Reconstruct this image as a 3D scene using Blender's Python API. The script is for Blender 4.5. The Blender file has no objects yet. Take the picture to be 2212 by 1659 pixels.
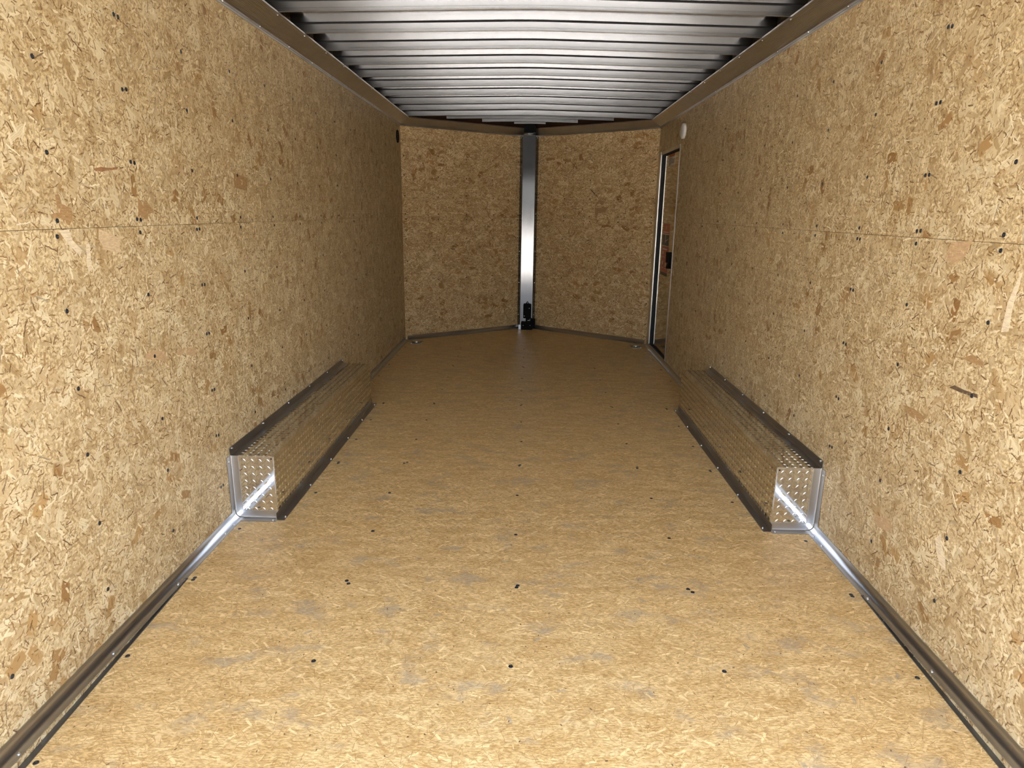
import bpy, math, random
from mathutils import Vector, Matrix
random.seed(7)
scene = bpy.context.scene
COL = scene.collection

# ------------------------------------------------------------------ camera
F_PX, PITCH, YAW, ROLL = 1429.1, 0.25464, -0.0195, 0.01477
CAM = Vector((-0.0025, 0.0, 1.2804))
cp, sp, cy, sy = math.cos(PITCH), math.sin(PITCH), math.cos(YAW), math.sin(YAW)
fwd = Vector((sy * cp, cy * cp, -sp))
right = Vector((cy, -sy, 0.0))
up = right.cross(fwd)
cr, sr = math.cos(ROLL), math.sin(ROLL)
right, up = right * cr + up * sr, up * cr - right * sr
cam_d = bpy.data.cameras.new('camera')
cam_d.sensor_fit = 'HORIZONTAL'
cam_d.sensor_width = 36.0
cam_d.lens = F_PX / 2212.0 * 36.0
cam_d.clip_start = 0.05
cam = bpy.data.objects.new('camera', cam_d)
COL.objects.link(cam)
cam.matrix_world = Matrix(((right.x, up.x, -fwd.x, CAM.x), (right.y, up.y, -fwd.y, CAM.y),
                           (right.z, up.z, -fwd.z, CAM.z), (0, 0, 0, 1)))
scene.camera = cam

# ------------------------------------------------------------------ light: open sky behind the rear opening
world = bpy.data.worlds.new('sky')
scene.world = world
world.use_nodes = True
wn = world.node_tree
wn.nodes.clear()
w_out = wn.nodes.new('ShaderNodeOutputWorld')
w_bg = wn.nodes.new('ShaderNodeBackground')
w_sky = wn.nodes.new('ShaderNodeTexSky')
w_sky.sky_type = 'NISHITA'
w_sky.sun_disc = False
w_sky.sun_elevation = 0.81
w_sky.sun_rotation = -0.45
w_sky.air_density = 1.0
w_sky.dust_density = 6.0
w_haze = wn.nodes.new('ShaderNodeHueSaturation')      # thin high haze whitens the blue
w_haze.inputs['Saturation'].default_value = 0.45
wn.links.new(w_sky.outputs[0], w_haze.inputs['Color'])
wn.links.new(w_haze.outputs[0], w_bg.inputs['Color'])
w_bg.inputs['Strength'].default_value = 0.36
wn.links.new(w_bg.outputs[0], w_out.inputs[0])

sun_d = bpy.data.lights.new('sun', 'SUN')
sun_d.energy = 2.6
sun_d.angle = 0.02
sun_d.color = (1.0, 0.95, 0.88)
sun = bpy.data.objects.new('sun', sun_d)
COL.objects.link(sun)
sun.rotation_euler = Vector((-0.30, 0.62, 0.72)).to_track_quat('Z', 'Y').to_euler()

scene.view_settings.view_transform = 'Standard'
scene.view_settings.look = 'None'
scene.view_settings.gamma = 1.0
scene.view_settings.use_curve_mapping = False
scene.view_settings.exposure = 2.5
scene.cycles.max_bounces = 9
scene.cycles.diffuse_bounces = 7
scene.cycles.glossy_bounces = 5
scene.cycles.transmission_bounces = 2
scene.cycles.adaptive_threshold = 0.06
scene.cycles.sample_clamp_indirect = 8.0

# ------------------------------------------------------------------ node helpers
def lin(r, g, b):
    f = lambda c: (c / 255 / 12.92) if c / 255 <= 0.04045 else ((c / 255 + 0.055) / 1.055) ** 2.4
    return (f(r), f(g), f(b), 1.0)

def put(nt, sock, v):
    if hasattr(v, 'is_output'):
        nt.links.new(v, sock)
    else:
        sock.default_value = v

def M(nt, op, a, b=None, c=None, clamp=False):
    n = nt.nodes.new('ShaderNodeMath')
    n.operation = op
    n.use_clamp = clamp
    put(nt, n.inputs[0], a)
    if b is not None:
        put(nt, n.inputs[1], b)
    if c is not None:
        put(nt, n.inputs[2], c)
    return n.outputs[0]

def V(nt, op, a, b=None, scale=None):
    n = nt.nodes.new('ShaderNodeVectorMath')
    n.operation = op
    put(nt, n.inputs[0], a)
    if b is not None:
        put(nt, n.inputs[1], b)
    if scale is not None:
        put(nt, n.inputs['Scale'], scale)
    return n.outputs[0]

def mix(nt, fac, a, b, mode='MIX'):
    n = nt.nodes.new('ShaderNodeMix')
    n.data_type = 'RGBA'
    n.blend_type = mode
    put(nt, n.inputs[0], fac)
    put(nt, n.inputs[6], a)
    put(nt, n.inputs[7], b)
    return n.outputs[2]

def ss(nt, x, lo, hi, tlo=0.0, thi=1.0):
    n = nt.nodes.new('ShaderNodeMapRange')
    n.interpolation_type = 'SMOOTHSTEP'
    put(nt, n.inputs[0], x)
    for i, v in enumerate((lo, hi, tlo, thi)):
        put(nt, n.inputs[i + 1], v)
    return n.outputs[0]

def noise(nt, vec, scale, detail=3.0, rough=0.5, dims='2D', col=False):
    n = nt.nodes.new('ShaderNodeTexNoise')
    n.noise_dimensions = dims
    put(nt, n.inputs['Vector'], vec)
    n.inputs['Scale'].default_value = scale
    n.inputs['Detail'].default_value = detail
    n.inputs['Roughness'].default_value = rough
    return n.outputs['Color' if col else 'Fac']

def strand_group():
    """scatter of straight strands, one per cell, each turned its own way"""
    g = bpy.data.node_groups.new('strand_scatter', 'ShaderNodeTree')
    I = g.interface
    I.new_socket('Vector', in_out='INPUT', socket_type='NodeSocketVector')
    for nm in ('Scale', 'Length', 'Width', 'Amount', 'Seed', 'Turn', 'Base'):
        I.new_socket(nm, in_out='INPUT', socket_type='NodeSocketFloat')
    for nm in ('Mask', 'Shade', 'Along'):
        I.new_socket(nm, in_out='OUTPUT', socket_type='NodeSocketFloat')
    gi = g.nodes.new('NodeGroupInput')
    go = g.nodes.new('NodeGroupOutput')
    s = gi.outputs
    p = V(g, 'SCALE', s['Vector'], scale=s['Scale'])
    cb = g.nodes.new('ShaderNodeCombineXYZ')
    put(g, cb.inputs[0], s['Seed'])
    put(g, cb.inputs[1], M(g, 'MULTIPLY', s['Seed'], 1.7))
    p = V(g, 'ADD', p, cb.outputs[0])
    vo = g.nodes.new('ShaderNodeTexVoronoi')
    vo.voronoi_dimensions = '2D'
    vo.inputs['Scale'].default_value = 1.0
    put(g, vo.inputs['Vector'], p)
    loc = V(g, 'SUBTRACT', p, vo.outputs['Position'])
    sep = g.nodes.new('ShaderNodeSeparateColor')
    put(g, sep.inputs[0], vo.outputs['Color'])
    ang = M(g, 'ADD', M(g, 'MULTIPLY', M(g, 'SUBTRACT', sep.outputs[0], 0.5), s['Turn']), s['Base'])
    vr = g.nodes.new('ShaderNodeVectorRotate')
    vr.rotation_type = 'Z_AXIS'
    put(g, vr.inputs['Vector'], loc)
    put(g, vr.inputs['Angle'], ang)
    sx = g.nodes.new('ShaderNodeSeparateXYZ')
    put(g, sx.inputs[0], vr.outputs[0])
    ax = M(g, 'DIVIDE', M(g, 'ABSOLUTE', sx.outputs[0]), s['Length'])
    ay = M(g, 'DIVIDE', M(g, 'ABSOLUTE', sx.outputs[1]), s['Width'])
    d = M(g, 'MAXIMUM', ax, ay)
    m = ss(g, d, 0.85, 1.05, 1.0, 0.0)
    m = M(g, 'MULTIPLY', m, M(g, 'LESS_THAN', sep.outputs[1], s['Amount']))
    put(g, go.inputs['Mask'], m)
    put(g, go.inputs['Shade'], sep.outputs[2])
    put(g, go.inputs['Along'], sx.outputs[1])
    return g

STR = strand_group()

def strands(nt, vec, scale, length, width, amount, seed, turn=6.283, base=0.0):
    n = nt.nodes.new('ShaderNodeGroup')
    n.node_tree = STR
    put(nt, n.inputs['Vector'], vec)
    for k, v in zip(('Scale', 'Length', 'Width', 'Amount', 'Seed', 'Turn', 'Base'),
                    (scale, length, width, amount, seed, turn, base)):
        n.inputs[k].default_value = v
    return n.outputs['Mask'], n.outputs['Shade'], n.outputs['Along']

def new_mat(name):
    m = bpy.data.materials.new(name)
    m.use_nodes = True
    nt = m.node_tree
    b = nt.nodes['Principled BSDF']
    return m, nt, b

def panel_coords(nt):
    tc = nt.nodes.new('ShaderNodeTexCoord')
    oi = nt.nodes.new('ShaderNodeObjectInfo')
    cb = nt.nodes.new('ShaderNodeCombineXYZ')
    put(nt, cb.inputs[0], M(nt, 'MULTIPLY', oi.outputs['Random'], 53.7))
    put(nt, cb.inputs[1], M(nt, 'MULTIPLY', oi.outputs['Random'], 91.3))
    p = V(nt, 'ADD', tc.outputs['UV'], cb.outputs[0])
    return p, oi.outputs['Random']

def jitter(nt, p, scale, amt, detail=3.0):
    c = noise(nt, p, scale, detail, 0.6, col=True)
    return V(nt, 'ADD', p, V(nt, 'SCALE', V(nt, 'SUBTRACT', c, (0.5, 0.5, 0.5)), scale=amt))

def fibre(nt, al, sh, n=26.0):
    """streaks that run along a strand"""
    cb = nt.nodes.new('ShaderNodeCombineXYZ')
    put(nt, cb.inputs[0], M(nt, 'MULTIPLY', al, n))
    put(nt, cb.inputs[1], M(nt, 'MULTIPLY', sh, 37.0))
    return noise(nt, cb.outputs[0], 1.0, 1, 0.6)

def mat_osb(name='strand_board_wall', warm=(0.915, 0.92, 0.84, 1), fleck=1.0):
    m, nt, b = new_mat(name)
    p, rnd = panel_coords(nt)
    pa = jitter(nt, p, 18, 0.024, 2.0)
    pb = jitter(nt, p, 75, 0.0065, 2.0)
    base = mix(nt, ss(nt, noise(nt, p, 8, 2, 0.65), 0.3, 0.7), (0.55, 0.405, 0.235, 1), (0.70, 0.55, 0.345, 1))
    fine = noise(nt, pb, 110, 3, 0.75)
    col = mix(nt, 1.0, base, mix(nt, ss(nt, fine, 0.34, 0.66), (0.62, 0.57, 0.50, 1), (1.10, 1.12, 1.15, 1)), 'MULTIPLY')
    def layer(vec, sc, ln, wd, am, sd, lo, hi, f, mask=None, turn=6.283, fib=0.4):
        nonlocal col
        k, sh, al = strands(nt, vec, sc, ln, wd, am, sd, turn)
        c = mix(nt, sh, lo, hi)
        if fib:
            st = fibre(nt, al, sh)
            c = mix(nt, fib, c, mix(nt, ss(nt, st, 0.3, 0.7), (0.5, 0.44, 0.36, 1), (1.12, 1.14, 1.17, 1)), 'MULTIPLY')
        k = M(nt, 'MULTIPLY', k, f)
        if mask is not None:
            k = M(nt, 'MULTIPLY', k, mask)
        col = mix(nt, k, col, c)
        return k
    clus = ss(nt, noise(nt, p, 3.3, 1, 0.6), 0.48, 0.60)
    # large smooth strands
    layer(pa, 9, 0.44, 0.21, 0.45, 3.1, (0.48, 0.325, 0.17, 1), (0.77, 0.645, 0.445, 1), 0.9, None, 6.283, 0.25)
    # mid strands everywhere
    layer(pa, 19, 0.60, 0.19, 0.55, 11.7, (0.37, 0.235, 0.105, 1), (0.81, 0.69, 0.49, 1), 0.82, None, 6.283, 0.4)
    layer(pb, 27, 0.54, 0.11, 0.55, 14.9, (0.33, 0.20, 0.085, 1), (0.82, 0.70, 0.50, 1), 0.85, None, 6.283, 0)
    # heartwood: orange-brown flakes in loose clusters
    layer(pa, 12, 0.40, 0.19, 0.36 * fleck, 41.3, (0.26, 0.13, 0.044, 1), (0.46, 0.285, 0.125, 1), 0.95, clus, 6.283, 0)
    layer(pb, 46, 0.60, 0.15, 0.60, 29.9, (0.39, 0.25, 0.115, 1), (0.84, 0.72, 0.52, 1), 0.8, None, 6.283, 0)
    # dark slivers, pale splinters
    layer(pb, 31, 0.42, 0.055, 0.32 * fleck, 57.1, (0.085, 0.036, 0.012, 1), (0.34, 0.185, 0.075, 1), 0.9, None, 6.283, 0)
    layer(pb, 58, 0.50, 0.085, 0.42 * fleck, 61.7, (0.11, 0.05, 0.018, 1), (0.40, 0.24, 0.105, 1), 0.87, None, 6.283, 0)
    layer(pb, 90, 0.55, 0.12, 0.34, 71.9, (0.12, 0.06, 0.022, 1), (0.42, 0.27, 0.13, 1), 0.78, None, 6.283, 0)
    layer(pb, 17, 0.42, 0.032, 0.36, 83.3, (0.10, 0.045, 0.016, 1), (0.88, 0.78, 0.58, 1), 0.9, None, 6.283, 0)
    col = mix(nt, 1.0, col, warm, 'MULTIPLY')
    put(nt, b.inputs['Base Color'], col)
    b.inputs['Roughness'].default_value = 0.5
    b.inputs['Specular IOR Level'].default_value = 0.4
    return m

def mat_floor():
    m, nt, b = new_mat('sanded_strand_board_floor')
    p, rnd = panel_coords(nt)
    pa = jitter(nt, p, 8, 0.05, 2.0)
    pb = jitter(nt, p, 50, 0.005, 1.0)
    st = V(nt, 'MULTIPLY', pa, (1.0, 4.0, 1.0))
    g = noise(nt, st, 6, 4, 0.7)
    col = mix(nt, ss(nt, g, 0.32, 0.68), (0.44, 0.29, 0.13, 1), (0.55, 0.395, 0.205, 1))
    st2 = V(nt, 'MULTIPLY', pb, (1.0, 4.5, 1.0))
    g2 = noise(nt, st2, 55, 3, 0.75)
    col = mix(nt, 1.0, col, mix(nt, ss(nt, g2, 0.32, 0.68), (0.60, 0.53, 0.44, 1), (1.16, 1.18, 1.22, 1)), 'MULTIPLY')
    for sc, ln, wd, am, sd, tn, lo, hi, f in (
            (15, 0.55, 0.12, 0.55, 15.9, 1.6, (0.38, 0.235, 0.10, 1), (0.66, 0.50, 0.29, 1), 0.35),
            (30, 0.58, 0.10, 0.6, 27.1, 2.0, (0.31, 0.18, 0.07, 1), (0.74, 0.58, 0.34, 1), 0.6),
            (55, 0.58, 0.085, 0.6, 31.7, 2.6, (0.27, 0.15, 0.055, 1), (0.66, 0.49, 0.26, 1), 0.65),
            (34, 0.55, 0.022, 0.6, 39.1, 6.28, (0.19, 0.10, 0.034, 1), (0.42, 0.255, 0.10, 1), 0.85),
            (20, 0.5, 0.012, 0.65, 47.3, 6.28, (0.20, 0.105, 0.036, 1), (0.44, 0.27, 0.11, 1), 0.85),
            (75, 0.5, 0.05, 0.45, 59.3, 3.2, (0.16, 0.08, 0.028, 1), (0.42, 0.26, 0.115, 1), 0.75)):
        k, sh, _ = strands(nt, pb, sc, ln, wd, am, sd, tn)
        col = mix(nt, M(nt, 'MULTIPLY', k, f), col, mix(nt, sh, lo, hi))
    # bundles of parallel saw and sanding scratches
    for sc, sd, am in ((7.5, 111.0, 0.6),):
        k, sh, al = strands(nt, pa, sc, 0.30, 0.11, am, sd, 6.28)
        cb = nt.nodes.new('ShaderNodeCombineXYZ')
        put(nt, cb.inputs[0], M(nt, 'MULTIPLY', al, 26.0))
        put(nt, cb.inputs[1], M(nt, 'MULTIPLY', sh, 31.0))
        ln_ = ss(nt, noise(nt, cb.outputs[0], 2.0, 2, 0.6), 0.54, 0.62)
        col = mix(nt, M(nt, 'MULTIPLY', M(nt, 'MULTIPLY', k, ln_), 0.6), col, (0.34, 0.20, 0.08, 1))
    # grey scuffs left by boots, orange stains and black specks
    sc1 = ss(nt, noise(nt, V(nt, 'MULTIPLY', p, (1.0, 1.6, 1.0)), 5.5, 4, 0.65), 0.54, 0.76)
    col = mix(nt, M(nt, 'MULTIPLY', sc1, 0.6), col, (0.25, 0.205, 0.16, 1))
    k, sh, _ = strands(nt, pb, 9, 0.12, 0.05, 0.12, 63.1)
    col = mix(nt, M(nt, 'MULTIPLY', k, 0.45), col, (0.20, 0.19, 0.17, 1))
    k, sh, _ = strands(nt, pb, 17, 0.055, 0.03, 0.3, 77.7)
    col = mix(nt, M(nt, 'MULTIPLY', k, 0.85), col, (0.06, 0.03, 0.015, 1))
    col = mix(nt, 1.0, col, (1.44, 1.45, 1.33, 1), 'MULTIPLY')
    put(nt, b.inputs['Base Color'], col)
    put(nt, b.inputs['Roughness'], ss(nt, g2, 0.2, 0.8, 0.34, 0.5))
    b.inputs['Specular IOR Level'].default_value = 0.55
    return m

def mat_metal(name, colr, rough, smudge=0.0, stretch=(1, 1, 1), aniso=0.0, rvar=0.08, soft=0.12):
    m, nt, b = new_mat(name)
    b.inputs['Metallic'].default_value = 1.0
    tc = nt.nodes.new('ShaderNodeTexCoord')
    oi = nt.nodes.new('ShaderNodeObjectInfo')
    v = V(nt, 'MULTIPLY', V(nt, 'ADD', tc.outputs['Object'], V(nt, 'SCALE', (31.0, 17.0, 9.0), scale=oi.outputs['Random'])), stretch)
    n = noise(nt, v, 14, 5, 0.6, '3D')
    c0 = tuple(x * (1 - smudge) for x in colr[:3]) + (1,)
    put(nt, b.inputs['Base Color'], mix(nt, ss(nt, n, 0.5 - soft, 0.5 + soft), c0, colr))
    put(nt, b.inputs['Roughness'], ss(nt, n, 0.3, 0.7, rough + rvar, rough))
    if aniso:
        b.inputs['Anisotropic'].default_value = aniso
    return m

def mat_plain(name, colr, rough, spec=0.5, metallic=0.0, var=0.1):
    m, nt, b = new_mat(name)
    tc = nt.nodes.new('ShaderNodeTexCoord')
    n = noise(nt, tc.outputs['Object'], 30, 3, 0.5, '3D')
    c0 = tuple(x * (1 - var) for x in colr[:3]) + (1,)
    put(nt, b.inputs['Base Color'], mix(nt, n, c0, colr))
    b.inputs['Roughness'].default_value = rough
    b.inputs['Specular IOR Level'].default_value = spec
    b.inputs['Metallic'].default_value = metallic
    return m

def mat_strand(name, colr):
    m, nt, b = new_mat(name)
    tc = nt.nodes.new('ShaderNodeTexCoord')
    n = noise(nt, V(nt, 'MULTIPLY', tc.outputs['Object'], (1.0, 1.0, 5.0)), 45, 4, 0.7, '3D')
    k = noise(nt, tc.outputs['Object'], 70, 4, 0.6, '3D')
    c = mix(nt, ss(nt, n, 0.3, 0.7), tuple(x * 0.78 for x in colr[:3]) + (1,), tuple(min(1, x * 1.12) for x in colr[:3]) + (1,))
    c = mix(nt, ss(nt, k, 0.60, 0.68, 0.0, 0.8), c, (0.66, 0.52, 0.33, 1))
    put(nt, b.inputs['Base Color'], c)
    b.inputs['Roughness'].default_value = 0.5
    b.inputs['Specular IOR Level'].default_value = 0.4
    return m

OSB = mat_osb()
OSB_NOSE = mat_osb('strand_board_nose', (1.0, 0.93, 0.77, 1), 1.6)  # redder, fleckier boards; part of the warm tint is light put into the colour
FLOOR = mat_floor()
ALU = mat_metal('mill_aluminium_trim', (0.50, 0.505, 0.52, 1), 0.30, 0.04, (1, 1, 1), rvar=0.01, soft=0.3)
ALU_BEAM = mat_metal('mill_aluminium_roof_bow', (0.32, 0.32, 0.325, 1), 0.27, 0.06, (0.35, 2, 2.0), rvar=0.0, soft=0.35)
ALU_ROOF = mat_metal('bright_aluminium_roof_skin', (0.33, 0.33, 0.335, 1), 0.10, 0.05, (1, 1, 1), rvar=0.03)
ALU_COVE = mat_metal('fluted_aluminium_cove', (0.62, 0.60, 0.57, 1), 0.30, 0.04)
ALU_POST = mat_metal('brushed_aluminium_post', (0.17, 0.17, 0.173, 1), 0.11, 0.03, (6, 1, 0.3), rvar=0.02)
PLATE = mat_metal('bright_tread_plate', (0.78, 0.77, 0.75, 1), 0.05, 0.05, rvar=0.02, soft=0.3)
STEEL = mat_metal('zinc_screw', (0.72, 0.72, 0.72, 1), 0.22)
BLACK_SCREW = mat_plain('black_screw', (0.018, 0.020, 0.024, 1), 0.28, 0.6)
BLACK = mat_plain('black_paint', (0.005, 0.005, 0.005, 1), 0.75, 0.12)
RUBBER = mat_plain('black_rubber', (0.012, 0.012, 0.013, 1), 0.6, 0.3)
WHITE = mat_plain('white_plastic', (0.72, 0.71, 0.68, 1), 0.4)
DOORSKIN = mat_metal('polished_door_skin', (0.47, 0.44, 0.39, 1), 0.05, 0.03, rvar=0.02)
DARKMETAL = mat_metal('dark_satin_edge_strip', (0.20, 0.22, 0.26, 1), 0.35)
BACKING = mat_plain('dark_backing', (0.035, 0.025, 0.018, 1), 0.8, 0.2)
DARKWOOD = mat_plain('dark_brown_board', (0.040, 0.017, 0.008, 1), 0.7, 0.2)  # dark brown for the nose top boards and rear header
GREEN_STEEL = mat_metal('aged_zinc_plate', (0.30, 0.31, 0.27, 1), 0.38, 0.3)
STICK_RED = mat_plain('orange_red_sticker', (0.42, 0.085, 0.03, 1), 0.45)
STICK_WHITE = mat_plain('white_sticker_print', (0.62, 0.58, 0.5, 1), 0.5)
STICK_DARK = mat_plain('dark_sticker_print', (0.05, 0.035, 0.02, 1), 0.5)
CONCRETE = mat_plain('pale_gravel_ground', (0.56, 0.54, 0.50, 1), 0.9, 0.2)

# ------------------------------------------------------------------ mesh helpers
class MB:
    def __init__(s):
        s.v, s.f, s.uv = [], [], []
    def face(s, pts, uv=None):
        i = len(s.v)
        s.v += [tuple(p) for p in pts]
        s.f.append(tuple(range(i, i + len(pts))))
        s.uv.append(uv or [(0, 0)] * len(pts))
    def hexa(s, c, uvf=None):
        for q in ((3, 2, 1, 0), (4, 5, 6, 7), (0, 1, 5, 4), (1, 2, 6, 5), (2, 3, 7, 6), (3, 0, 4, 7)):
            pts = [c[k] for k in q]
            s.face(pts, [uvf(p) for p in pts] if uvf else None)
    def box(s, a, b, uvf=None):
        (x0, y0, z0), (x1, y1, z1) = a, b
        s.hexa([(x0, y0, z0), (x1, y0, z0), (x1, y1, z0), (x0, y1, z0),
                (x0, y0, z1), (x1, y0, z1), (x1, y1, z1), (x0, y1, z1)], uvf)
    def loft(s, rings, closed=True, caps=True):
        """rings of equal length joined with shared vertices"""
        n = len(rings[0])
        i0 = len(s.v)
        for r in rings:
            s.v += [tuple(p) for p in r]
        for k in range(len(rings) - 1):
            for j in range(n if closed else n - 1):
                a = i0 + k * n + j
                b_ = i0 + k * n + (j + 1) % n
                s.f.append((a, b_, b_ + n, a + n))
                s.uv.append([(0, 0)] * 4)
        if caps and closed:
            s.f.append(tuple(i0 + j for j in reversed(range(n))))
            s.uv.append([(0, 0)] * n)
            s.f.append(tuple(i0 + (len(rings) - 1) * n + j for j in range(n)))
            s.uv.append([(0, 0)] * n)
    def mesh(s, name, mat, smooth=None):
        me = bpy.data.meshes.new(name)
        me.from_pydata(s.v, [], s.f)
        ul = me.uv_layers.new(name='UVMap')
        k = 0
        for fu in s.uv:
            for t in fu:
                ul.data[k].uv = t
                k += 1
        me.materials.append(mat)
        import bmesh
        bm = bmesh.new()
        bm.from_mesh(me)
        bmesh.ops.recalc_face_normals(bm, faces=bm.faces)
        bm.to_mesh(me)
        bm.free()
        if smooth is not None:
            me.polygons.foreach_set('use_smooth', [True] * len(me.polygons))
            me.set_sharp_from_angle(angle=math.radians(smooth))
        me.update()
        return me
    def build(s, name, mat, parent=None, smooth=None):
        return add(name, s.mesh(name, mat, smooth), parent)

def add(name, me, parent=None, mw=None):
    o = bpy.data.objects.new(name, me)
    COL.objects.link(o)
    if mw is not None:
        o.matrix_world = mw
    if parent is not None:
        o.parent = parent
    return o

def struct(o, label):
    o['kind'] = 'structure'
    o['label'] = label
    return o

def thing(o, label, cat, group=None):
    o['label'] = label
    o['category'] = cat
    if group:
        o['group'] = group
    return o

def empty(name):
    return add(name, None)

def frame(pos, nrm, spin=0.0):
    q = Vector(nrm).normalized().to_track_quat('Z', 'Y')
    return Matrix.Translation(Vector(pos)) @ q.to_matrix().to_4x4() @ Matrix.Rotation(spin, 4, 'Z')

def extrude(mb, prof, a, b, side, z=(0, 0, 1)):
    """closed profile (d, h): d along side, h along z, from a to b"""
    a, b, side, z = Vector(a), Vector(b), Vector(side), Vector(z)
    mb.loft([[p + side * d + z * h for d, h in prof] for p in (a, b)])

def disc_mesh(name, mat, rings, n=12, smooth=40):
    """lathe about z: rings of (radius, height)"""
    mb = MB()
    rr = []
    for r, h in rings:
        rr.append([(max(r, 1e-5) * math.cos(2 * math.pi * j / n), max(r, 1e-5) * math.sin(2 * math.pi * j / n), h) for j in range(n)])
    mb.loft(rr)
    return mb.mesh(name, mat, smooth)

def screw_mesh(name, mat, r, h):
    mb = MB()
    n = 10
    rr = []
    for rad, hh in ((r, 0.0), (r * 0.92, h * 0.75), (r * 0.6, h), (r * 0.34, h), (r * 0.2, h * 0.35)):
        rr.append([(rad * math.cos(2 * math.pi * j / n), rad * math.sin(2 * math.pi * j / n), hh) for j in range(n)])
    mb.loft(rr)
    return mb.mesh(name, mat, 35)

SCREW_B = screw_mesh('black_screw', BLACK_SCREW, 0.0066, 0.0016)
SCREW_F = screw_mesh('floor_screw', BLACK_SCREW, 0.0072, 0.0018)
SCREW_Z = screw_mesh('zinc_screw', STEEL, 0.0048, 0.0032)
RIVET = screw_mesh('rivet', STEEL, 0.0042, 0.0022)

def screw(me, pos, nrm, parent, name='screw'):
    return add(name, me, parent, frame(pos, nrm, random.uniform(0, 3)))

# ------------------------------------------------------------------ dimensions (metres)
W = 1.225            # half width
YR = 0.80            # rear opening
YC = 6.63            # where the nose begins
YA = 7.52            # nose apex
ZS = 1.220           # panel seam
ZT = 2.20            # top of wall panels
T = 0.012
YH = 2.08            # floor hinge line of the dropped tail
DROP = 0.032
G = 0.0006           # half joint

def fz(y):
    return -DROP * (YH - y) if y < YH else 0.0

# ------------------------------------------------------------------ side walls
YDOOR0, YDOOR1, ZDOOR = 5.70, 6.50, 1.815
def side_wall(s, name, label, up_seams, lo_seams):
    x = s * W
    bk = MB()
    x0, x1 = sorted((x + s * (T + 0.001), x + s * (T + 0.03)))
    ylast = YDOOR0 if s > 0 else YC + 0.03
    bk.box((x0, YR, -0.16), (x1, ylast, ZT + 0.05))
    if s > 0:
        bk.box((x0, YDOOR0, ZDOOR), (x1, YC + 0.03, ZT + 0.05))
        bk.box((x0, YDOOR1, -0.16), (x1, YC + 0.03, ZDOOR))
        bk.box((x0, YDOOR0, -0.16), (x1, YDOOR1, 0.0))
    root = struct(bk.build(name, BACKING), label)
    def panel(ya, yb, za, zb):
        mb = MB()
        a, b = sorted((x, x + s * T))
        mb.box((a, ya + G, za), (b, yb - G, zb), lambda p: (p[1], p[2]))
        mb.build('panel', OSB, root)
    yend = YC
    for k in range(len(up_seams) - 1):
        ya, yb = up_seams[k], up_seams[k + 1]
        if s > 0 and yb > YDOOR0:
            if ya < YDOOR0:
                panel(ya, YDOOR0, ZS + G, ZT)
            panel(max(ya, YDOOR0), yb, ZDOOR + 0.022, ZT)
        else:
            panel(ya, yb, ZS + G, ZT)
    for k in range(len(lo_seams) - 1):
        ya, yb = lo_seams[k], lo_seams[k + 1]
        zl = 0.0 if ya > 2.0 else -0.07
        if s > 0 and ya >= YDOOR0 - 0.01:
            continue
        panel(ya, yb, zl, ZS - G)
    return root

wall_l = side_wall(-1, 'wall_left', 'oriented strand board wall on the left side', [YR, 2.122, 4.396, YC], [YR, 2.478, 4.752, YC])
wall_r = side_wall(1, 'wall_right', 'oriented strand board wall on the right side with the side door', [YR, 2.168, 4.442, 5.70, YC], [YR, 2.521, 4.795, 5.70])

# screws along the studs, doubled beside vertical joints
def wall_screws(s, root, y0, pitch, up_pair, lo_pair, kmax):
    zu, zl = (1.815, 1.622, 1.42, 1.241), (1.201, 1.003, 0.802, 0.597, 0.393, 0.182)
    for k in range(-3, kmax):
        y = y0 + pitch * k
        for zz, pair in ((zu, up_pair), (zl, lo_pair)):
            for z in zz:
                yl = y - 0.011 * (1.24 - z) / 0.2 * 0.35
                zj = z + random.uniform(-0.012, 0.012) if z not in (1.241, 1.201) else z
                if y < YR + 0.05 or z < 0.33 and 2.5 < y < 4.35:
                    continue
                if s > 0 and y > YDOOR0 - 0.1 and z < 1.85:
                    continue
                if k in pair:
                    screw(SCREW_B, (s * W, yl - 0.010, zj), (-s, 0, 0), root)
                    screw(SCREW_B, (s * W, yl + 0.010, zj + random.uniform(-0.004, 0.004)), (-s, 0, 0), root)
                else:
                    screw(SCREW_B, (s * W, yl + random.uniform(-0.006, 0.006), zj), (-s, 0, 0), root)
wall_screws(-1, wall_l, 1.737, 0.379, (1, 7), (2, 8), 13)
wall_screws(1, wall_r, 1.780, 0.379, (1, 7), (2, 8), 13)

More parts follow.
